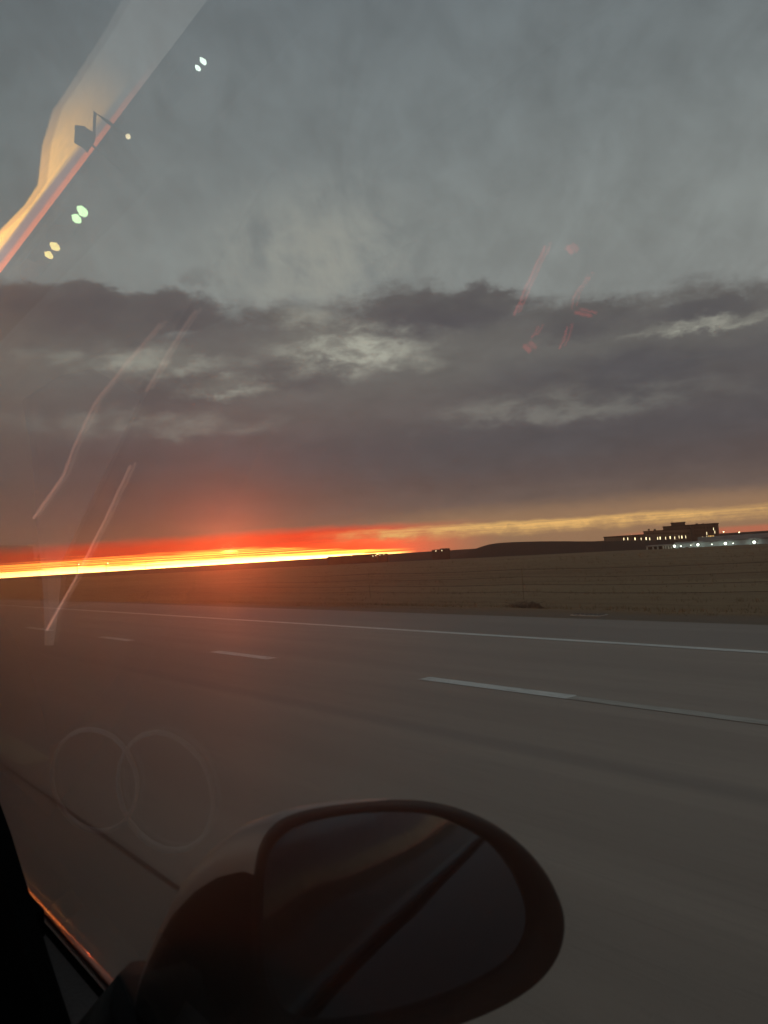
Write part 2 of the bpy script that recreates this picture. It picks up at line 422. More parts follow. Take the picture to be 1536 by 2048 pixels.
# low bush
def bush(px, py, rad_, hh, label):
    d = ray(px, py); q = CAM+d*((-.2-CAM.z)/d.z); z0 = height(q.x, q.y)
    e = empty('roadside_bush', (q.x, q.y, z0), label=label, cat='bush')
    r2 = random.Random(px); v = []; f = []; mb = MB()
    for i in range(26):
        A = r2.uniform(0, 6.28); L = r2.uniform(.4, 1)*rad_; H = r2.uniform(.3, 1)*hh
        mb.tube([(0, 0, -.02), (math.cos(A)*L*.4, math.sin(A)*L*.4, H*.6), (math.cos(A)*L, math.sin(A)*L, H)], [.012, .008, .003], 5)
    mb.build('stem', M_WOOD, e)
    for i in range(3800):
        A = r2.uniform(0, 6.28); u = r2.random()**.5; ph = r2.uniform(0, 1)
        rr_ = rad_*u*(1+.25*math.sin(A*3+px)); z = hh*(1-u*u*.8)*ph
        c = Vector((math.cos(A)*rr_, math.sin(A)*rr_, z)); s = r2.uniform(.012, .03)
        d1 = Vector((r2.gauss(0, 1), r2.gauss(0, 1), r2.gauss(0, 1))).normalized()*s; d2 = Vector((r2.gauss(0, 1), r2.gauss(0, 1), r2.gauss(0, 1))).normalized()*s*.4
        n = len(v); v += [c-d1, c+d2, c+d1]; f.append((n, n+1, n+2))
    mesh('foliage', v, f, pmat('dead_bush_leaf', (.05, .036, .022), .9, nscale=4), e)
bush(1050, 1206, .6, .30, 'low dark dry bush beside the shoulder, alone between road and wire fence')

# ------------------------------------------------------------------ far things placed by bearing
def at(A, dist, z=None):
    x, y = math.sin(rad(A))*dist, math.cos(rad(A))*dist
    return Vector((x, y, height(x, y) if z is None else z))
def azel(px, py):
    d = ray(px, py); return math.degrees(math.atan2(d.x, d.y)), math.degrees(math.asin(d.z))
def zat(px, py, dist): return ZC+math.tan(rad(azel(px, py)[1]))*dist
M_WALLD = pmat('dark_tan_wall', (.10, .080, .062), .85, nscale=.08, namp=.2)
M_WALLG = pmat('tan_precast_wall', (.20, .165, .125), .85, nscale=.08, namp=.2)
M_ROOF = pmat('roof_membrane', (.05, .045, .04), .9)
M_GLASSD = pmat('dark_window_glass', (.03, .035, .04), .15)
M_WARM = pmat('lit_window_warm', (.5, .4, .25), .5, emis=(1, .78, .42), es=3.2)
M_AMB = pmat('lit_window_amber', (.5, .4, .25), .5, emis=(1, .55, .15), es=1.6)
M_WHITEL = pmat('lamp_white', (.8, .8, .8), .4, emis=(.93, 1, .80), es=3.2)
M_PALE = pmat('pale_metal_wall', (.26, .29, .29), .6, nscale=.1, namp=.1)
def facing(px0, px1, dist):
    """local frame of a facade between two bearings: origin at the left end, u along it, w away"""
    a0, a1 = azel(px0, 1080)[0], azel(px1, 1080)[0]
    P0, P1 = at(a0, dist, 0), at(a1, dist, 0); u = (P1-P0); L = u.length; u.normalize(); return P0, u, L
# hospital
D = 900.0
P0, u, L = facing(1208, 1440, D); rz = math.atan2(u.y, u.x)
zb = -12.0
hosp = empty('hospital_building', (P0.x, P0.y, zb), rz, 'large dark stepped building with small lit windows on the skyline at right', 'building')
def hx(px): return (px-1208)/(1440-1208)*L
def hz(px, py): return zat(px, py, D)-zb
def hblock(name, x0, x1, ytop, mat, dep, y0=0.0, steps=None):
    mb = MB(); top = hz((x0+x1)/2, ytop); mb.box(hx(x0), hx(x1), y0, y0+dep, -3, top)
    o = mb.build(name, mat, hosp)
    mb = MB(); mb.box(hx(x0)-.5, hx(x1)+.5, y0-.5, y0+dep+.5, top, top+.9); mb.build('parapet', M_ROOF, o)
    return top
t1 = hblock('low_wing', 1208, 1291, 1072.5, M_WALLG, 60)
t2 = hblock('middle_wing', 1291, 1398, 1060.5, M_WALLG, 50, -6)
t3 = hblock('tower', 1331, 1437, 1050.5, M_WALLD, 30, 6)
t4 = hblock('east_wing', 1385, 1438, 1049.5, M_WALLD, 40, -12)
t5 = hblock('plant_room', 1348, 1376, 1045.5, M_WALLD, 16, 10)
mb = MB(); mb.box(hx(1349.5), hx(1350.5), 12, 13, t5, t5+2.6); mb.box(hx(1352), hx(1353), 12, 13, t5, t5+1.2); mb.build('mast', M_STEEL, hosp)
for q in (1300, 1312, 1338, 1396, 1408, 1424): MB().box(hx(q), hx(q+4), -2, 6, hz(q, 1050 if q > 1380 else 1061), hz(q, 1050 if q > 1380 else 1061)+1.8).build('rooftop_unit', M_ROOF, hosp)
# window rows
def hwin(px, py, wpx, hpx, mat, y):
    x0 = hx(px); zc = hz(px, py); wd = wpx/1500*D*.55; hh = hpx/1500*D
    fr = MB().box(x0-wd/2-.25, x0+wd/2+.25, y-.10, y, zc-hh/2-.25, zc+hh/2+.25).build('window', M_ROOF, hosp)
    MB().box(x0-wd/2, x0+wd/2, y-.16, y-.11, zc-hh/2, zc+hh/2).build('pane', mat, fr)
for px, py, s in [(1249.5, 1078, 1), (1257.5, 1077.5, 1.1), (1272.5, 1077.5, 1.8), (1285, 1077.5, .8)]: hwin(px, py, 1.6*s, 4.6, M_WARM, 0)
for px, py, s in [(1295.5, 1077, 1.8), (1302.5, 1077.5, 1), (1318.5, 1076.5, 1), (1323.5, 1076, 1.6), (1334.5, 1076, .8), (1343.5, 1075, 1.5), (1352.5, 1075.5, .9), (1361, 1074, .7), (1366.5, 1074, 1.5), (1374, 1073.5, .8)]:
    hwin(px, py, 1.6*s, 5, M_WARM, -6)
for px in (1418, 1421, 1424, 1427): hwin(px, 1074, 2.1, 5.5, M_AMB, -12)
for px, py in ((1414.5, 1067), (1428, 1058), (1430, 1064), (1406, 1075.5), (1414, 1075)): hwin(px, py, 1.1, 5, M_WARM, -12)
for r_ in range(3):
    for k in range(17):
        px = 1392+k*2.75
        if r_ == 2 and 1404 < px < 1431: continue
        if any(abs(px-q) < 1.8 for q in (1414.5, 1428, 1430)) : continue
        hwin(px, 1055.5+r_*7.2, 1.1, 3.4, M_GLASSD, -12)
for k in range(26): hwin(1298+k*3.3, 1066.5, 1.7, 2.6, M_GLASSD, -6)
for k in range(18): hwin(1214+k*4.1, 1074.6 if k < 9 else 1073.8, 2.2, 1.1, M_GLASSD, 0)

# parking deck and long low building with wall lamps in front of the hospital
D2 = 430.0
P0, u, L2 = facing(1290, 1600, D2); rz2 = math.atan2(u.y, u.x); zb2 = -14.0
store = empty('warehouse_building', (P0.x, P0.y, zb2), rz2, 'long low pale building with bright wall lamps in front of the dark hospital', 'building')
def sx(px): return (px-1290)/(1600-1290)*L2
def sz(px, py): return zat(px, py, D2)-zb2
mb = MB(); mb.box(sx(1352), sx(1600), 0, 40, 0, sz(1352, 1086)); mb.build('wall', M_PALE, store)
mb = MB(); mb.box(sx(1400), sx(1600), 8, 38, sz(1352, 1086), sz(1352, 1086)+2.2); mb.build('upper_wall', M_PALE, store)
mb = MB(); mb.box(sx(1351), sx(1601), -1, -.02, sz(1352, 1086)-.5, sz(1352, 1086)+.25); mb.build('fascia', pmat('grey_fascia', (.12, .12, .12), .7), store)
mb = MB(); mb.box(sx(1290), sx(1351.8), 1, 30, sz(1320, 1092.5), sz(1320, 1090.5)); mb.build('deck_slab', pmat('deck_concrete', (.30, .27, .22), .8, nscale=.2), store)
mb = MB(); mb.box(sx(1290), sx(1351.5), 16, 17, 0, sz(1320, 1093)); mb.build('back_wall', pmat('deck_back_wall', (.07, .065, .055), .9), store)
for px in (1291, 1304, 1314, 1326, 1331, 1337, 1343, 1350):
    mb = MB(); mb.box(sx(px), sx(px)+.75, 1.2, 2.0, 0, sz(1320, 1092.6)); mb.build('column', pmat('pale_column', (.50, .46, .38), .8) if px == 1291 else bpy.data.materials['pale_column'], store)
for px in range(1360, 1536, 14):
    f_ = MB().box(sx(px), sx(px)+1.6, -.08, 0, sz(px, 1098), sz(px, 1094)).build('window', M_ROOF, store)
    MB().box(sx(px)+.15, sx(px)+1.45, -.13, -.085, sz(px, 1098)+.15, sz(px, 1094)-.15).build('pane', M_GLASSD, f_)
def glowlamp(mb_r, px, py, y, power, parent, D_, sxf, szf, mat):
    h_ = MB().box(sxf(px)-.35, sxf(px)+.35, y, y+.5, szf(px, py)+mb_r, szf(px, py)+mb_r+.2).build('wall_lamp', M_ROOF, parent)
    MB().sph((sxf(px), y+.1, szf(px, py)), mb_r).build('lamp_globe', mat, h_, True)
    if power:
        ld = bpy.data.lights.new('wall_lamp_light', 'POINT'); ld.energy = power; ld.color = (.9, 1, .85); ld.shadow_soft_size = .3
        lo = bpy.data.objects.new('wall_lamp_light', ld); C.objects.link(lo); lo.parent = h_; lo.location = (sxf(px), y-1.3, szf(px, py)-.2)
for px, py, s in [(1352, 1092, .95), (1400.5, 1089, .95), (1456, 1086.5, 1.0), (1512.5, 1084, 1.05)]:
    glowlamp(s*.72, px, py, -1.9, 260, store, D2, sx, sz, M_WHITEL)
for px, py, s in [(1443, 1097.5, .6), (1365.5, 1092, .35), (1386, 1090, .25), (1429, 1088, .3), (1471.5, 1086, .3), (1510.5, 1095, .35), (1460, 1099, .22)]:
    glowlamp(s, px, py, -1.9, 60, store, D2, sx, sz, M_WHITEL)

# street lamp poles by the hospital and along the horizon at left
def pole(px, ytop, ybot, dist, label, mat, thick=.12, grp='lamp poles standing on the horizon', arm=1.6):
    A, e1_ = azel(px, ybot); zt = zat(px, ytop, dist); q = at(A, dist); z0 = q.z
    o = empty('street_lamp', (q.x, q.y, z0), -rad(A), label, 'street lamp', grp)
    H = zt-z0
    MB().tube([(0, 0, -.5), (0, 0, H*.5), (0, 0, H)], [thick*1.4, thick*1.1, thick], 7).build('post', M_STEEL, o)
    ar = MB().tube([(0, 0, H-.1), (arm*.5, 0, H+.25), (arm, 0, H+.3)], thick*.6, 6).build('arm', M_STEEL, o)
    MB().sph((arm, 0, H+.1), max(.35, dist*.0007), 8, 6, (1.2, 1, .8)).build('lamp', mat, o, True)
M_LAMPW = pmat('lamp_warm', (.8, .7, .5), .4, emis=(1, .75, .4), es=6)
pole(1444, 1064, 1075, 700, 'street lamp just right of the hospital, nearer of the two poles there', M_LAMPW)
pole(1475, 1065, 1074, 700, 'street lamp over the red horizon strip, the farther right of two poles', M_LAMPW)
pole(155, 1129, 1155, 800, 'street lamp in front of the sunset, the leftmost on the horizon', M_LAMPW, .22)
pole(213, 1127, 1150, 800, 'street lamp in front of the sunset, second from the left', M_LAMPW, .2)
pole(291, 1124, 1144, 1000, 'thin street lamp in front of the sunset, third from the left', M_STEEL, .15)
# silhouetted houses / sheds on the skyline
def shed(px0, px1, ytop, ybot, dist, name, label, mat, lights=(), roof='gable'):
    A0 = azel(px0, ybot)[0]; A1 = azel(px1, ybot)[0]; Pa, Pb = at(A0, dist, 0), at(A1, dist, 0)
    uu = Pb-Pa; LL = uu.length; z0 = -14; zt = zat((px0+px1)/2, ytop, dist)-z0
    o = empty(name, (Pa.x, Pa.y, z0), math.atan2(uu.y, uu.x), label, 'building')
    hb = zat((px0+px1)/2, ybot, dist)-z0
    dd = min(14, LL*.4)
    MB().box(0, LL, 0, dd, 0, hb+(zt-hb)*.72).build('wall', mat, o)
    e_ = hb+(zt-hb)*.72
    MB().add([(-.6, -.6, e_), (LL+.6, -.6, e_), (LL+.6, dd+.6, e_), (-.6, dd+.6, e_), (.8, dd/2, zt), (LL-.8, dd/2, zt)], [(0, 1, 5, 4), (2, 3, 4, 5), (1, 2, 5), (3, 0, 4), (0, 3, 2, 1)]).build('roof', M_ROOF, o)
    for px, py in lights:
        X0 = (px-px0)/(px1-px0)*LL; zc = zat(px, py, dist)-z0; s = dist*.0008
        f_ = MB().box(X0-s*.7, X0+s*.7, -.1, 0, zc-s, zc+s).build('window', M_ROOF, o)
        MB().box(X0-s*.5, X0+s*.5, -.2, -.11, zc-s*.8, zc+s*.8).build('pane', M_WARM, f_)
    return o
shed(655, 700, 1112, 1120, 850, 'storage_shed', 'low dark shed silhouette at the right end of the bright strip', M_WALLD)
shed(698, 754, 1108.5, 1117, 800, 'farm_building', 'long low dark building on the skyline with three tiny lit windows', M_WALLD, ((703, 1111.5), (752, 1111), (746, 1112)))
shed(756, 776, 1107, 1114, 820, 'farm_building', 'short dark building with lit windows at the right end of the long low one', M_WALLD, ((760, 1110), (768, 1109)))
shed(864, 882, 1099, 1106, 850, 'farm_house', 'small dark house silhouette left of the mound, lower of the pair', M_WALLD, ((872, 1102),))
shed(880, 900, 1096.5, 1105, 870, 'farm_house', 'small dark house silhouette nearest the left foot of the mound', M_WALLD, ((884, 1101),))
# distant trucks with lights far off at left
def truck(px, py, dist, label):
    A, e = azel(px, py); z = zat(px, py, dist)-1.6
    o = empty('distant_truck', (*at(A, dist, 0).xy, z), rad(90-A-90+80), label, 'truck', 'trucks far off at the left below the sunset')
    MB().box(-9, 4, -1.25, 1.25, 1.2, 3.9).build('trailer', M_PALE, o)
    cb = MB().box(4.6, 7, -1.2, 1.2, .7, 3.2).build('cab', M_WALLD, o)
    MB().box(6.2, 7.02, -1.21, 1.21, 2.0, 2.9).build('windscreen', M_GLASSD, cb)
    for x in (-7.5, -6.2, 3.2, 6): MB().tube([(x, -1.3, .5), (x, 1.3, .5)], .5, 12).build('wheel', M_ROOF, o)
    for s in (-.8, .8): MB().sph((7.1, s, 1.0), .5, 8, 6).build('headlight', M_LAMPW, o)
for px, py, l in [(8, 1169, 'leftmost tiny truck light below the sunset at the left edge'), (33, 1169, 'second tiny truck from the left edge below the sunset'), (91, 1167, 'tiny truck with lights, farthest right of the three distant ones')]:
    truck(px, py, 420, l)
# far tree line beyond the warehouse
def treerow():
    r2 = random.Random(5); lm = pmat('dark_tree_foliage', (.045, .04, .03), .9, nscale=.5)
    for i in range(16):
        px = 1442+i*6.2+r2.uniform(-2, 2); A = azel(px, 1076)[0]; dist = 1500+r2.uniform(-60, 60); q = at(A, dist, -13)
        H = zat(px, 1073.2-r2.uniform(-1, 1.5)-(i/16)*0, dist)+13
        o = empty('distant_tree', tuple(q), 0, 'one of the small dark trees lined up under the red strip at the right edge', 'tree', 'distant trees at the right edge of the skyline')
        MB().tube([(0, 0, -1), (0, 0, H*.5), (.5, 0, H*.8)], [.5, .35, .15], 6).build('trunk', M_WOOD, o)
        v = []; f = []
        for k in range(260):
            c = Vector((r2.gauss(0, 1), r2.gauss(0, 1), r2.gauss(0, 1))).normalized()*(r2.random()**.4)
            c = Vector((c.x*H*.38, c.y*H*.38, H*.62+c.z*H*.36)); s = r2.uniform(.5, 1.1)
            d1 = Vector((r2.gauss(0, s), r2.gauss(0, s), r2.gauss(0, s))); d2 = Vector((r2.gauss(0, s), r2.gauss(0, s), r2.gauss(0, s)))
            n = len(v); v += [c-d1, c+d2, c+d1]; f.append((n, n+1, n+2))
        mesh('crown', v, f, lm, o)
treerow()

# ------------------------------------------------------------------ the car we sit in
car = empty('car', (0, .3, 0), 0, 'dark car interior seen from the passenger seat, with closed side window and door mirror', 'car')
def inv(o): o.location = (0, -.3, 0); return o       # children are modelled in world space
M_BLACK = pmat('black_trim_plastic', (.006, .006, .006), .6, spec=.2, bump=.15, bscale=300)
M_TRIM = pmat('dark_soft_trim', (.022, .018, .018), .6, spec=.35, bump=.2, bscale=250)
M_LINER = pmat('dark_headliner', (.02, .02, .022), .95, spec=.1)
M_RED_CHROME = pmat('sunset_tinted_moulding', (.90, .30, .20), .12, 1.0)  # sunset red painted into the chrome colour
M_PAINT = pmat('silver_body_paint', (.42, .34, .31), .42, .6, nscale=60, namp=.05)
M_BODY = pmat('dark_body_paint', (.030, .034, .042), .42, 0, spec=.5)
M_DASH = pmat('matte_dash_plastic', (.004, .004, .004), .95, spec=.02)
# curved side glass profile: x as a function of height, tilt growing upwards
def tilt(z): return rad(13+16*sstep(z, .98, 1.42))
prof = {}
zlist = [0.96+.01*i for i in range(66)]
i42 = min(range(len(zlist)), key=lambda i: abs(zlist[i]-1.42)); prof[i42] = .067
for i in range(i42+1, len(zlist)): prof[i] = prof[i-1]-.01*math.tan(tilt(zlist[i]-.005))
for i in range(i42-1, -1, -1): prof[i] = prof[i+1]+.01*math.tan(tilt(zlist[i]+.005))
def gxz(z):
    k = (z-.96)/.01; i = max(0, min(len(zlist)-2, int(k))); fr = k-i
    return prof[i]*(1-fr)+prof[i+1]*fr
def y_front(z): return 1.36-(z-.96)*1.55      # A-pillar line
def glass_hit(d):
    lo = .02; t_ = .02
    while t_ < 3:
        q = CAM+d*t_
        if .961 < q.z < 1.6 and q.x > gxz(q.z): break
        t_ += .002
    q = CAM+d*t_
    T = tilt(q.z); n = Vector((math.cos(T), 0, math.sin(T)))
    return q, n
def refl(px, py, t_):
    d = ray(px, py); q, n = glass_hit(d); r_ = d-2*d.dot(n)*n
    return q+r_*t_
# pane, 4 mm thick, reflecting at both faces; dust scatter in the glass, tinted red to add the sunset veil
wm = bpy.data.materials.new('side_window_glass'); wm.use_nodes = True; t = wm.node_tree; t.nodes.clear()
ge = t.nodes.new('ShaderNodeNewGeometry'); dt = t.nodes.new('ShaderNodeVectorMath'); dt.operation = 'DOT_PRODUCT'
t.links.new(ge.outputs['Normal'], dt.inputs[0]); t.links.new(ge.outputs['Incoming'], dt.inputs[1])
cth = N(t, dt.outputs['Value']).ab()
Rf = (1.0-cth).pw(5.0)*.96+.04
tr = t.nodes.new('ShaderNodeBsdfTransparent'); tr.inputs[0].default_value = (.985, .985, .98, 1)
gl = t.nodes.new('ShaderNodeBsdfGlossy'); gl.inputs['Roughness'].default_value = .004; gl.inputs[0].default_value = (1, 1, 1, 1)
ms = t.nodes.new('ShaderNodeMixShader'); t.links.new(Rf.s, ms.inputs[0]); t.links.new(tr.outputs[0], ms.inputs[1]); t.links.new(gl.outputs[0], ms.inputs[2])
ou = t.nodes.new('ShaderNodeOutputMaterial'); t.links.new(ms.outputs[0], ou.inputs[0])
DUST_VEIL = 25.0
if DUST_VEIL:
    vs = t.nodes.new('ShaderNodeVolumeScatter'); vs.inputs['Color'].default_value = (1, .60, .50, 1); vs.inputs['Density'].default_value = DUST_VEIL; vs.inputs['Anisotropy'].default_value = .94
    t.links.new(vs.outputs[0], ou.inputs['Volume'])
v = []; f = []; NY = 24; TH = .004
zs = [.965+.02*i for i in range(31)]
for side in (0, 1):
    for z in zs:
        T = tilt(z); n_ = Vector((math.cos(T), 0, math.sin(T)))
        for j in range(NY+1):
            yv = -.62+(y_front(z)+.62)*j/NY
            v.append(Vector((gxz(z), yv, z))+n_*TH*side)
n1_ = len(zs)*(NY+1)
for i in range(len(zs)-1):
    for j in range(NY):
        q = (i*(NY+1)+j, i*(NY+1)+j+1, (i+1)*(NY+1)+j+1, (i+1)*(NY+1)+j)
        f.append(tuple(reversed(q))); f.append(tuple(k+n1_ for k in q))
rim = [j for j in range(NY+1)]+[i*(NY+1)+NY for i in range(1, len(zs))]+[(len(zs)-1)*(NY+1)+j for j in range(NY-1, -1, -1)]+[i*(NY+1) for i in range(len(zs)-2, 0, -1)]
for k in range(len(rim)): a_, b_ = rim[k], rim[(k+1) % len(rim)]; f.append((a_, b_, b_+n1_, a_+n1_))
inv(mesh('side_window', v, f, wm, car, True))
# door: inner sill, outer belt moulding, skin
xb = gxz(.965)
MBd = MB(); MBd.box(.205, xb-.004, -.7, 1.2, .80, .958); o = MBd.build('door_sill', M_TRIM, car); inv(o)
o = MB().tube([(xb+.011, .56, .958), (xb+.011, .8, .958), (xb+.011, 1.10, .958)], .0055, 14).build('belt_moulding', M_RED_CHROME, car, True); inv(o)
o = MB().box(xb-.003, xb+.007, -.7, 1.2, .90, .953).build('belt_seal', M_DASH, car); inv(o)
# outer skin rearwards and forward (seen in the mirror)
sk = []
zsk = [.40, .55, .70, .82, .90, .950]; xsk = [.36, .385, .37, .325, .285, xb+.013]
ysk = [-3.2, -2.2, -1.2, -.7, -.1, .5, 1.0, 1.3]
v = [(xsk[i]-(.12 if y < -2.8 else 0), y, zsk[i]) for y in ysk for i in range(6)]; f = [(j*6+i, j*6+i+1, (j+1)*6+i+1, (j+1)*6+i) for j in range(7) for i in range(5)]
inv(mesh('door_skin', v, f, M_BODY, car, True))
# rear side glass and pillars as a dark flank behind the front window
v = []; f = []
for y in (-3.0, -2.0, -.8, -.66):
    for z in (.96, 1.1, 1.25, 1.4, 1.55): v.append((gxz(z)+.012, y, z-(.15 if y < -2.5 else 0)))
for j in range(3):
    for i in range(4): f.append((j*5+i, j*5+i+1, (j+1)*5+i+1, (j+1)*5+i))
inv(mesh('rear_side_glass', v, f, pmat('tinted_glass', (.012, .012, .014), .08), car, True))
# A-pillar
mb = MB(); pts = [(gxz(z)+.0, y_front(z)+.035, z) for z in [.96+.04*i for i in range(15)]]; mb.tube(pts, .034, 10)
inv(mb.build('pillar', M_BLACK, car, True))
# roof liner: from above the side glass across the car
z_r = 1.56
v = []; f = []
yr = [-2.2, -1.2, -.5, 0, .18]
xr = [gxz(1.56)+.01, -.10, -.3, -.6, -.9, -1.05]; zr = [1.560, 1.585, 1.60, 1.60, 1.59, 1.54]
v = [(xr[i], y, zr[i]) for y in yr for i in range(6)]; f = [(j*6+i, j*6+i+1, (j+1)*6+i+1, (j+1)*6+i) for j in range(4) for i in range(5)]
inv(mesh('headliner', v, f, M_LINER, car, True))
# dashboard: profile swept across the car
dpo = [(.68, .60), (.66, .80), (.655, .90), (.69, .945), (.76, .985), (.84, 1.035), (.90, 1.075), (.95, 1.10), (1.05, 1.115), (1.34, 1.10), (1.34, .6)]
E_ = [(x, y, z) for x in (.188, .206) for (y, z) in dpo]; n_ = len(dpo)
inv(mesh('corner_trim', E_, [tuple(range(n_)), tuple(range(2*n_-1, n_-1, -1))]+[(k, k+n_, (k+1) % n_+n_, (k+1) % n_) for k in range(n_)], M_DASH, car))
dp = [(.68, .60), (.66, .80), (.655, .90), (.70, .86), (.78, .865), (.90, .865), (1.05, .865), (1.30, .87), (1.45, .87), (1.45, .6)]
v = []; f = []; n_ = len(dp)
xd = [.187, .15, -.2, -.6, -1.0]
for i, x in enumerate(xd):
    for (y, z) in dp: v.append((x, y+(.012 if i == 0 else 0), z-(.012 if i == 0 else 0)))
for i in range(len(xd)-1):
    for k in range(n_): f.append((i*n_+k, i*n_+(k+1) % n_, (i+1)*n_+(k+1) % n_, (i+1)*n_+k))
f.append(tuple(range(n_-1, -1, -1))); f.append(tuple((len(xd)-1)*n_+k for k in range(n_)))
inv(mesh('dashboard', v, f, M_DASH, car, True))
inv(MB().box(.2065, .236, .90, 1.34, .95, .985).build('sill_end', M_DASH, car))
inv(MB().box(-1.1, .187, 1.40, 1.46, .3, 1.13).build('windscreen_cowl', M_DASH, car))
# far side: driver's door, closed dark cabin behind
inv(MB().box(-1.12, -1.05, -2.2, 1.2, .3, 1.0).build('driver_door', M_TRIM, car))
inv(MB().box(-1.10, -1.06, -2.2, .1, 1.0, 1.58).build('driver_window_tint', M_BLACK, car))
inv(MB().box(-1.1, .3, -2.3, -2.2, .3, 1.6).build('rear_bulkhead', M_TRIM, car))
inv(MB().box(-1.1, .3, -2.3, 1.4, .22, .3).build('cabin_floor', M_TRIM, car))
def seat(x):
    s = MB().box(x-.24, x+.24, -.60, -.42, .5, 1.15); s.box(x-.24, x+.24, -.6, .05, .42, .56)
    o = s.build('seat', M_TRIM, car); inv(o)
    bv = o.modifiers.new('b', 'BEVEL'); bv.width = .04; bv.segments = 3
    h = MB().box(x-.12, x+.12, -.62, -.50, 1.17, 1.36).build('headrest', M_TRIM, o); bv = h.modifiers.new('b', 'BEVEL'); bv.width = .04; bv.segments = 3
seat(-.22); seat(-.78)

# cabin things, and added cards and glows, that the side glass mirrors: placed where the reflected line of sight meets them
def refl_poly(name, pts, t_, mat, thick=.004):
    n = len(pts); A = [refl(px, py, t_) for px, py in pts]
    B = [refl(px, py, t_+thick) for px, py in pts]
    f = [tuple(range(n)), tuple(range(2*n-1, n-1, -1))]+[(i, i+n, (i+1) % n+n, (i+1) % n) for i in range(n)]
    return inv(mesh(name, A+B, f, mat, car))
def refl_tube(name, pts, t_, r_, mat):
    P_ = []
    for i in range(len(pts)-1):
        for k in range(6):
            u_ = k/6; P_.append(refl(pts[i][0]*(1-u_)+pts[i+1][0]*u_, pts[i][1]*(1-u_)+pts[i+1][1]*u_, t_))
    P_.append(refl(*pts[-1], t_))
    return inv(MB().tube(P_, r_, 8).build(name, mat, car, True))
refl_poly('sun_visor', [(262, -30), (215, 60), (150, 160), (105, 222), (88, 290), (76, 370), (50, 412), (0, 462), (-60, 500), (-160, 520), (-160, -60), (-40, -120), (120, -120)], .50, M_LINER)
# road sign beside the carriageway ahead, seen mirrored in the glass
sg0 = refl(170, 278, 40)
sign = empty('road_sign', (sg0.x, sg0.y, 0), 0, 'small dark road sign and bracket mirrored in the orange streak of the side window', 'sign')
def signpart(o): o.parent = sign; o.location = (-sg0.x, -sg0.y, 0); return o
sp_ = [(150, 250), (168, 252), (192, 268), (189, 284), (174, 306), (166, 296), (148, 286)]
A_ = [refl(*q, 40) for q in sp_]; B_ = [refl(*q, 40.1) for q in sp_]; n_ = len(sp_)
signpart(mesh('panel', A_+B_, [tuple(range(n_)), tuple(range(2*n_-1, n_-1, -1))]+[(i, i+n_, (i+1) % n_+n_, (i+1) % n_) for i in range(n_)], M_BODY))
signpart(MB().tube([refl(188, 268, 40), refl(190, 225, 40), refl(215, 243, 40), refl(250, 272, 40)], [.06, .09, .08, .07], 8).build('bracket', M_BODY))
signpart(MB().tube([(sg0.x, sg0.y, -.1), (sg0.x, sg0.y, sg0.z-.2)], .05, 8).build('post', M_BODY))
gq = refl(256, 273, 40); signpart(MB().sph(tuple(gq), .12).build('lamp', M_LAMPW))
M_CARD = pmat('pale_card_grey', (.50, .47, .44), .9, nscale=30, namp=.1)  # unseen grey card, added so the glass mirrors a faint pale area
refl_poly('pale_reflection_card', [(44, 800), (110, 755), (185, 735), (285, 790), (240, 880), (175, 1010), (125, 1120), (108, 1290), (90, 1290), (74, 1050), (64, 900)], .78, M_CARD)
M_STREAK = pmat('streak_glow', (.3, .2, .15), .5, emis=(1, .50, .36), es=.55)  # added glow standing in for trim edges mirrored as pinkish streaks
refl_tube('streak_emitter', [(322, 645), (250, 730), (190, 805), (150, 890), (128, 950), (68, 1035)], .74, .0017, M_STREAK)
refl_poly('reflection_blocker', [(-80, 1090), (66, 1090), (82, 1225), (300, 1180), (250, 1330), (130, 1480), (100, 1490), (60, 1650), (20, 1760), (-80, 1800)], .80, M_DASH)  # unseen black card, added to darken the reflection at the left edge
refl_tube('streak_emitter', [(392, 620), (345, 690), (292, 782)], .74, .0017, M_STREAK)
refl_tube('streak_emitter', [(262, 930), (210, 1040), (150, 1160), (95, 1258)], .74, .0017, M_STREAK)
M_RED = pmat('red_display', (.3, .02, .02), .5, emis=(1, .10, .08), es=2.6)
for pts, r_ in (([(1092, 488), (1060, 558), (1030, 628)], .0009), ([(1134, 490), (1146, 505)], .0018), ([(1178, 548), (1150, 590), (1143, 618)], .0005), ([(1150, 622), (1186, 628)], .0011), ([(1078, 650), (1066, 672)], .0006), ([(1048, 688), (1062, 701)], .0018), ([(1137, 650), (1122, 694)], .0007)):
    refl_tube('display_segment', pts, .5, r_, M_RED)
# two round vent rings on the dash, mirrored low in the glass
for (cx_, cy_, ra_, rb_, an_) in ((332, 1582, 92, 122, .35), (190, 1560, 84, 104, .30)):
    ring = [(cx_+ra_*math.cos(q/24*2*math.pi)*math.cos(an_)-rb_*math.sin(q/24*2*math.pi)*math.sin(-an_)*1, cy_+rb_*math.sin(q/24*2*math.pi)*math.cos(an_)-ra_*math.cos(q/24*2*math.pi)*math.sin(an_)) for q in range(25)]
    pts_ = [refl(x_, y_, .46) for x_, y_ in ring]
    inv(MB().tube(pts_, .0022, 8).build('vent_ring', pmat('grey_ring_plastic', (.20, .20, .20), .6), car, True))
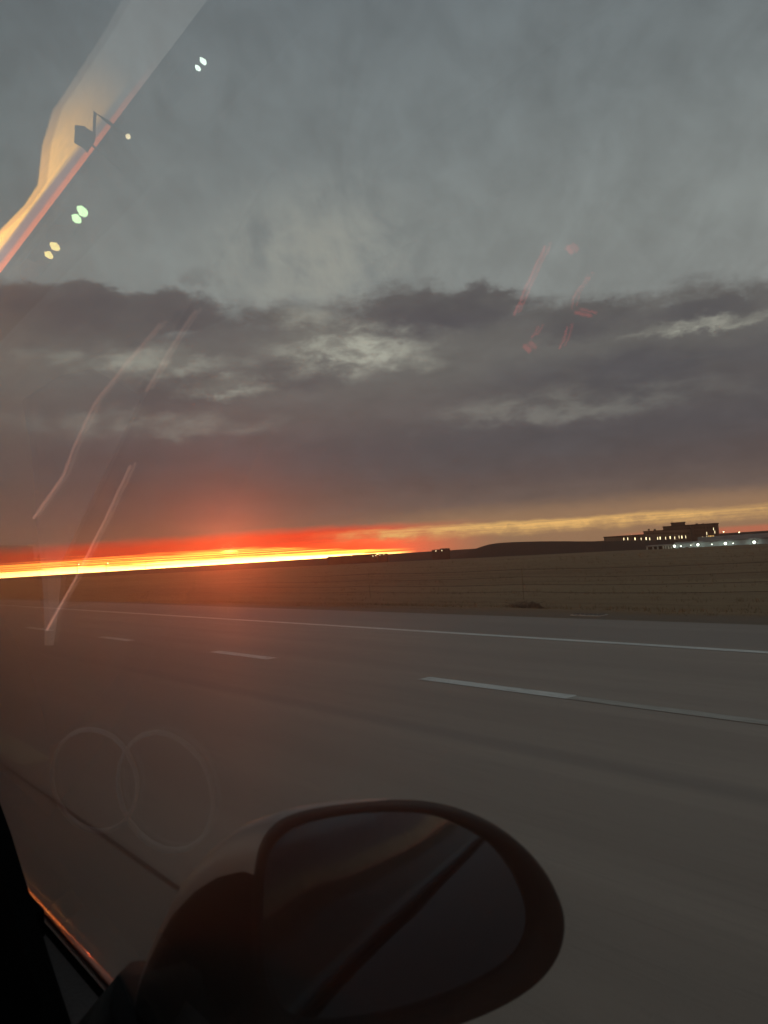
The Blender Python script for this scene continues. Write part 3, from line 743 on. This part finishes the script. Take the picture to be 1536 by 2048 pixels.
# traffic on the other carriageway, mirrored in the glass by its headlights
def oncoming(px, py, colr, es, label, sz=.30):
    base = refl(px, py, 0); far = refl(px, py, 60); d = (far-base).normalized()
    T_ = 55.0; q = base+d*T_
    o = empty('oncoming_car', (q.x, q.y, q.z-.65), 0, label, 'car', 'oncoming cars mirrored in the side window')
    MB().add([(x, y, z) for (y, hw, z0, z1) in ((0, .85, -.3, .1), (.9, .9, -.35, .35), (1.7, .7, -.35, .85), (3.2, .7, -.35, .9), (4.3, .85, -.3, .4)) for (x, z) in ((-.9, z0+.65), (.9, z0+.65), (hw, z1+.65), (-hw, z1+.65))],
        [(i*4+k, i*4+(k+1) % 4, i*4+4+(k+1) % 4, i*4+4+k) for i in range(4) for k in range(4)]+[(3, 2, 1, 0), (16, 17, 18, 19)]).build('body', M_BODY, o)
    for x in (-.36, .36):
        lm_ = MB().sph((x, -.06, .65), sz*(1 if x < 0 else .8), 12, 8, (.85, .3, .9)); r2 = random.Random(px+int(x*9))
        lm_.v = [(q[0]+r2.uniform(-.4, .4)*sz*.5, q[1], q[2]+r2.uniform(-.4, .4)*sz*.5) for q in lm_.v]
        lm_.build('headlight', pmat('headlight_glow', colr, .4, emis=colr, es=es), o, True)
    for x in (-.8, .8):
        for y in (.8, 3.5): MB().tube([(x-.1, y, .0), (x+.1, y, .0)], .33, 14).build('wheel', M_ROOF, o)
oncoming(400, 130, (.85, 1, .85), 11, 'car with whitish headlights mirrored highest in the window glass', .24)
oncoming(158, 430, (.70, 1, .50), 6, 'car with pale green headlights mirrored in the window glass', .38)
oncoming(103, 502, (1, .72, .22), 4.5, 'car with yellow headlights mirrored lowest in the window glass', .32)

# ------------------------------------------------------------------ door mirror
nm = Vector((-.50, -.86, .05)).normalized()
Pm = CAM+ray(800, 1840)*.63
def onplane(px, py, off=0.0):
    d = ray(px, py); t_ = ((Pm+nm*off)-CAM).dot(nm)/d.dot(nm); return CAM+d*t_
outer = [(508, 1760), (520, 1700), (548, 1658), (600, 1632), (690, 1616), (790, 1610), (880, 1616), (960, 1640), (1030, 1680), (1085, 1738), (1118, 1800), (1128, 1850), (1118, 1905), (1085, 1955), (1030, 1996), (960, 2030), (880, 2058), (790, 2082), (700, 2096), (610, 2096), (555, 2075), (528, 2035), (512, 1970), (506, 1900), (504, 1830)]
inner = [(528, 1765), (540, 1712), (566, 1676), (612, 1650), (694, 1632), (786, 1626), (866, 1634), (932, 1660), (988, 1696), (1030, 1748), (1056, 1804), (1064, 1846), (1056, 1890), (1030, 1930), (984, 1966), (924, 1998), (860, 2024), (782, 2048), (702, 2062), (620, 2064), (574, 2046), (549, 2012), (534, 1962), (527, 1898), (525, 1832)]
def smooth_loop(L_, k=4):
    n = len(L_); out = []
    for i in range(n):
        p0, p1, p2, p3 = (L_[(i+q) % n] for q in (-1, 0, 1, 2))
        for s in range(k):
            u_ = s/k
            out.append(tuple(.5*((2*p1[c])+(-p0[c]+p2[c])*u_+(2*p0[c]-5*p1[c]+4*p2[c]-p3[c])*u_**2+(-p0[c]+3*p1[c]-3*p2[c]+p3[c])*u_**3) for c in (0, 1)))
    return out
outer, inner = smooth_loop(outer), smooth_loop(inner)
nv = len(outer)
O = [onplane(*q) for q in outer]; I = [onplane(*q) for q in inner]
cO = sum(O, Vector())/nv
side_mirror = MB()
def loft(secs, close=False):
    v = [q for s in secs for q in s]; f = []
    for i in range(len(secs)-1):
        for k in range(nv): f.append((i*nv+k, i*nv+(k+1) % nv, (i+1)*nv+(k+1) % nv, (i+1)*nv+k))
    return v, f
fw = -nm
# bezel: rolled black rim
s0 = [q+fw*.016 for q in O]
s1 = [cO+(q-cO)*1.004+nm*.000 for q in O]
s2 = [q*.85+i_*.15+nm*.006 for q, i_ in zip(O, I)]
s3_ = [q*.3+i_*.7+nm*.004 for q, i_ in zip(O, I)]
s4 = [i_+fw*.005 for i_ in I]
s5 = [cO+(i_-cO)*1.01+fw*.014 for i_ in I]
v, f = loft([s0, s1, s2, s3_, s4, s5])
mh = mesh('door_mirror', v, f, M_BLACK, car, True); inv(mh)
# glass (slightly convex)
bsm = pmat('black_shell_plastic', (.005, .005, .005), .8, spec=.12)
mgm = pmat('mirror_glass', (.34, .42, .50), .045, 1.0)
v = []; f = []
rings = [1.0, .8, .6, .4, .2]
cI = sum(I, Vector())/nv
for r_ in rings: v += [cI+(q-cI)*r_+fw*(.009)+nm*.003*(1-r_*r_) for q in I]
v.append(cI+fw*.009+nm*.003)
for i in range(4):
    for k in range(nv): f.append((i*nv+k, i*nv+(k+1) % nv, (i+1)*nv+(k+1) % nv, (i+1)*nv+k))
for k in range(nv): f.append((4*nv+k, 4*nv+(k+1) % nv, 5*nv))
mesh('mirror_glass', v, f, mgm, mh, True)
# shell: sections swept forward and in to the door
def section(scale_u, scale_z, shift):
    out = []
    for q in O:
        d = q-cO; out.append(cO+Vector((d.x*scale_u, d.y*scale_u, d.z*scale_z))+Vector(shift))
    return out
secs = [[q+fw*.010 for q in O], section(1.0, 1.0, (.002, .020, 0)), section(.97, .96, (-.010, .042, -.005)), section(.90, .87, (-.026, .066, -.014)), section(.79, .76, (-.046, .092, -.030)), section(.62, .63, (-.064, .122, -.050)), section(.46, .52, (-.080, .152, -.072)), section(.31, .42, (-.093, .180, -.094)), section(.22, .34, (-.100, .200, -.116))]
v, f = loft(secs)
def ang(k): return k/nv
# faces split: painted cap on top/front, black base on the inner/lower flank
capf, basef = [], []
for i in range(len(secs)-1):
    for k in range(nv):
        q = f[i*nv+k]
        # loop index counts from the inner edge over the top: one clean seam along each section
        (capf if k < nv*.64 else basef).append(q)
cap = mesh('mirror_cap', v, capf, M_PAINT, mh, True)
bs = mesh('mirror_base', v, basef+[tuple((len(secs)-1)*nv+k for k in range(nv))], bsm, mh, True)
# foot of the mirror on the door
ft = secs[-1]; cf = sum(ft, Vector())/nv
mb = MB(); mb.tube([cf+Vector((.01, -.005, 0)), cf+Vector((-.01, .01, -.02)), (xb+.01, cf.y+.02, .965), (xb-.01, cf.y+.03, .93)], [.035, .04, .045, .05], 14)
ft_ = mb.build('mirror_foot', M_BLACK, mh, True)

# parts modelled in world space under nested parents
bpy.context.view_layer.update()
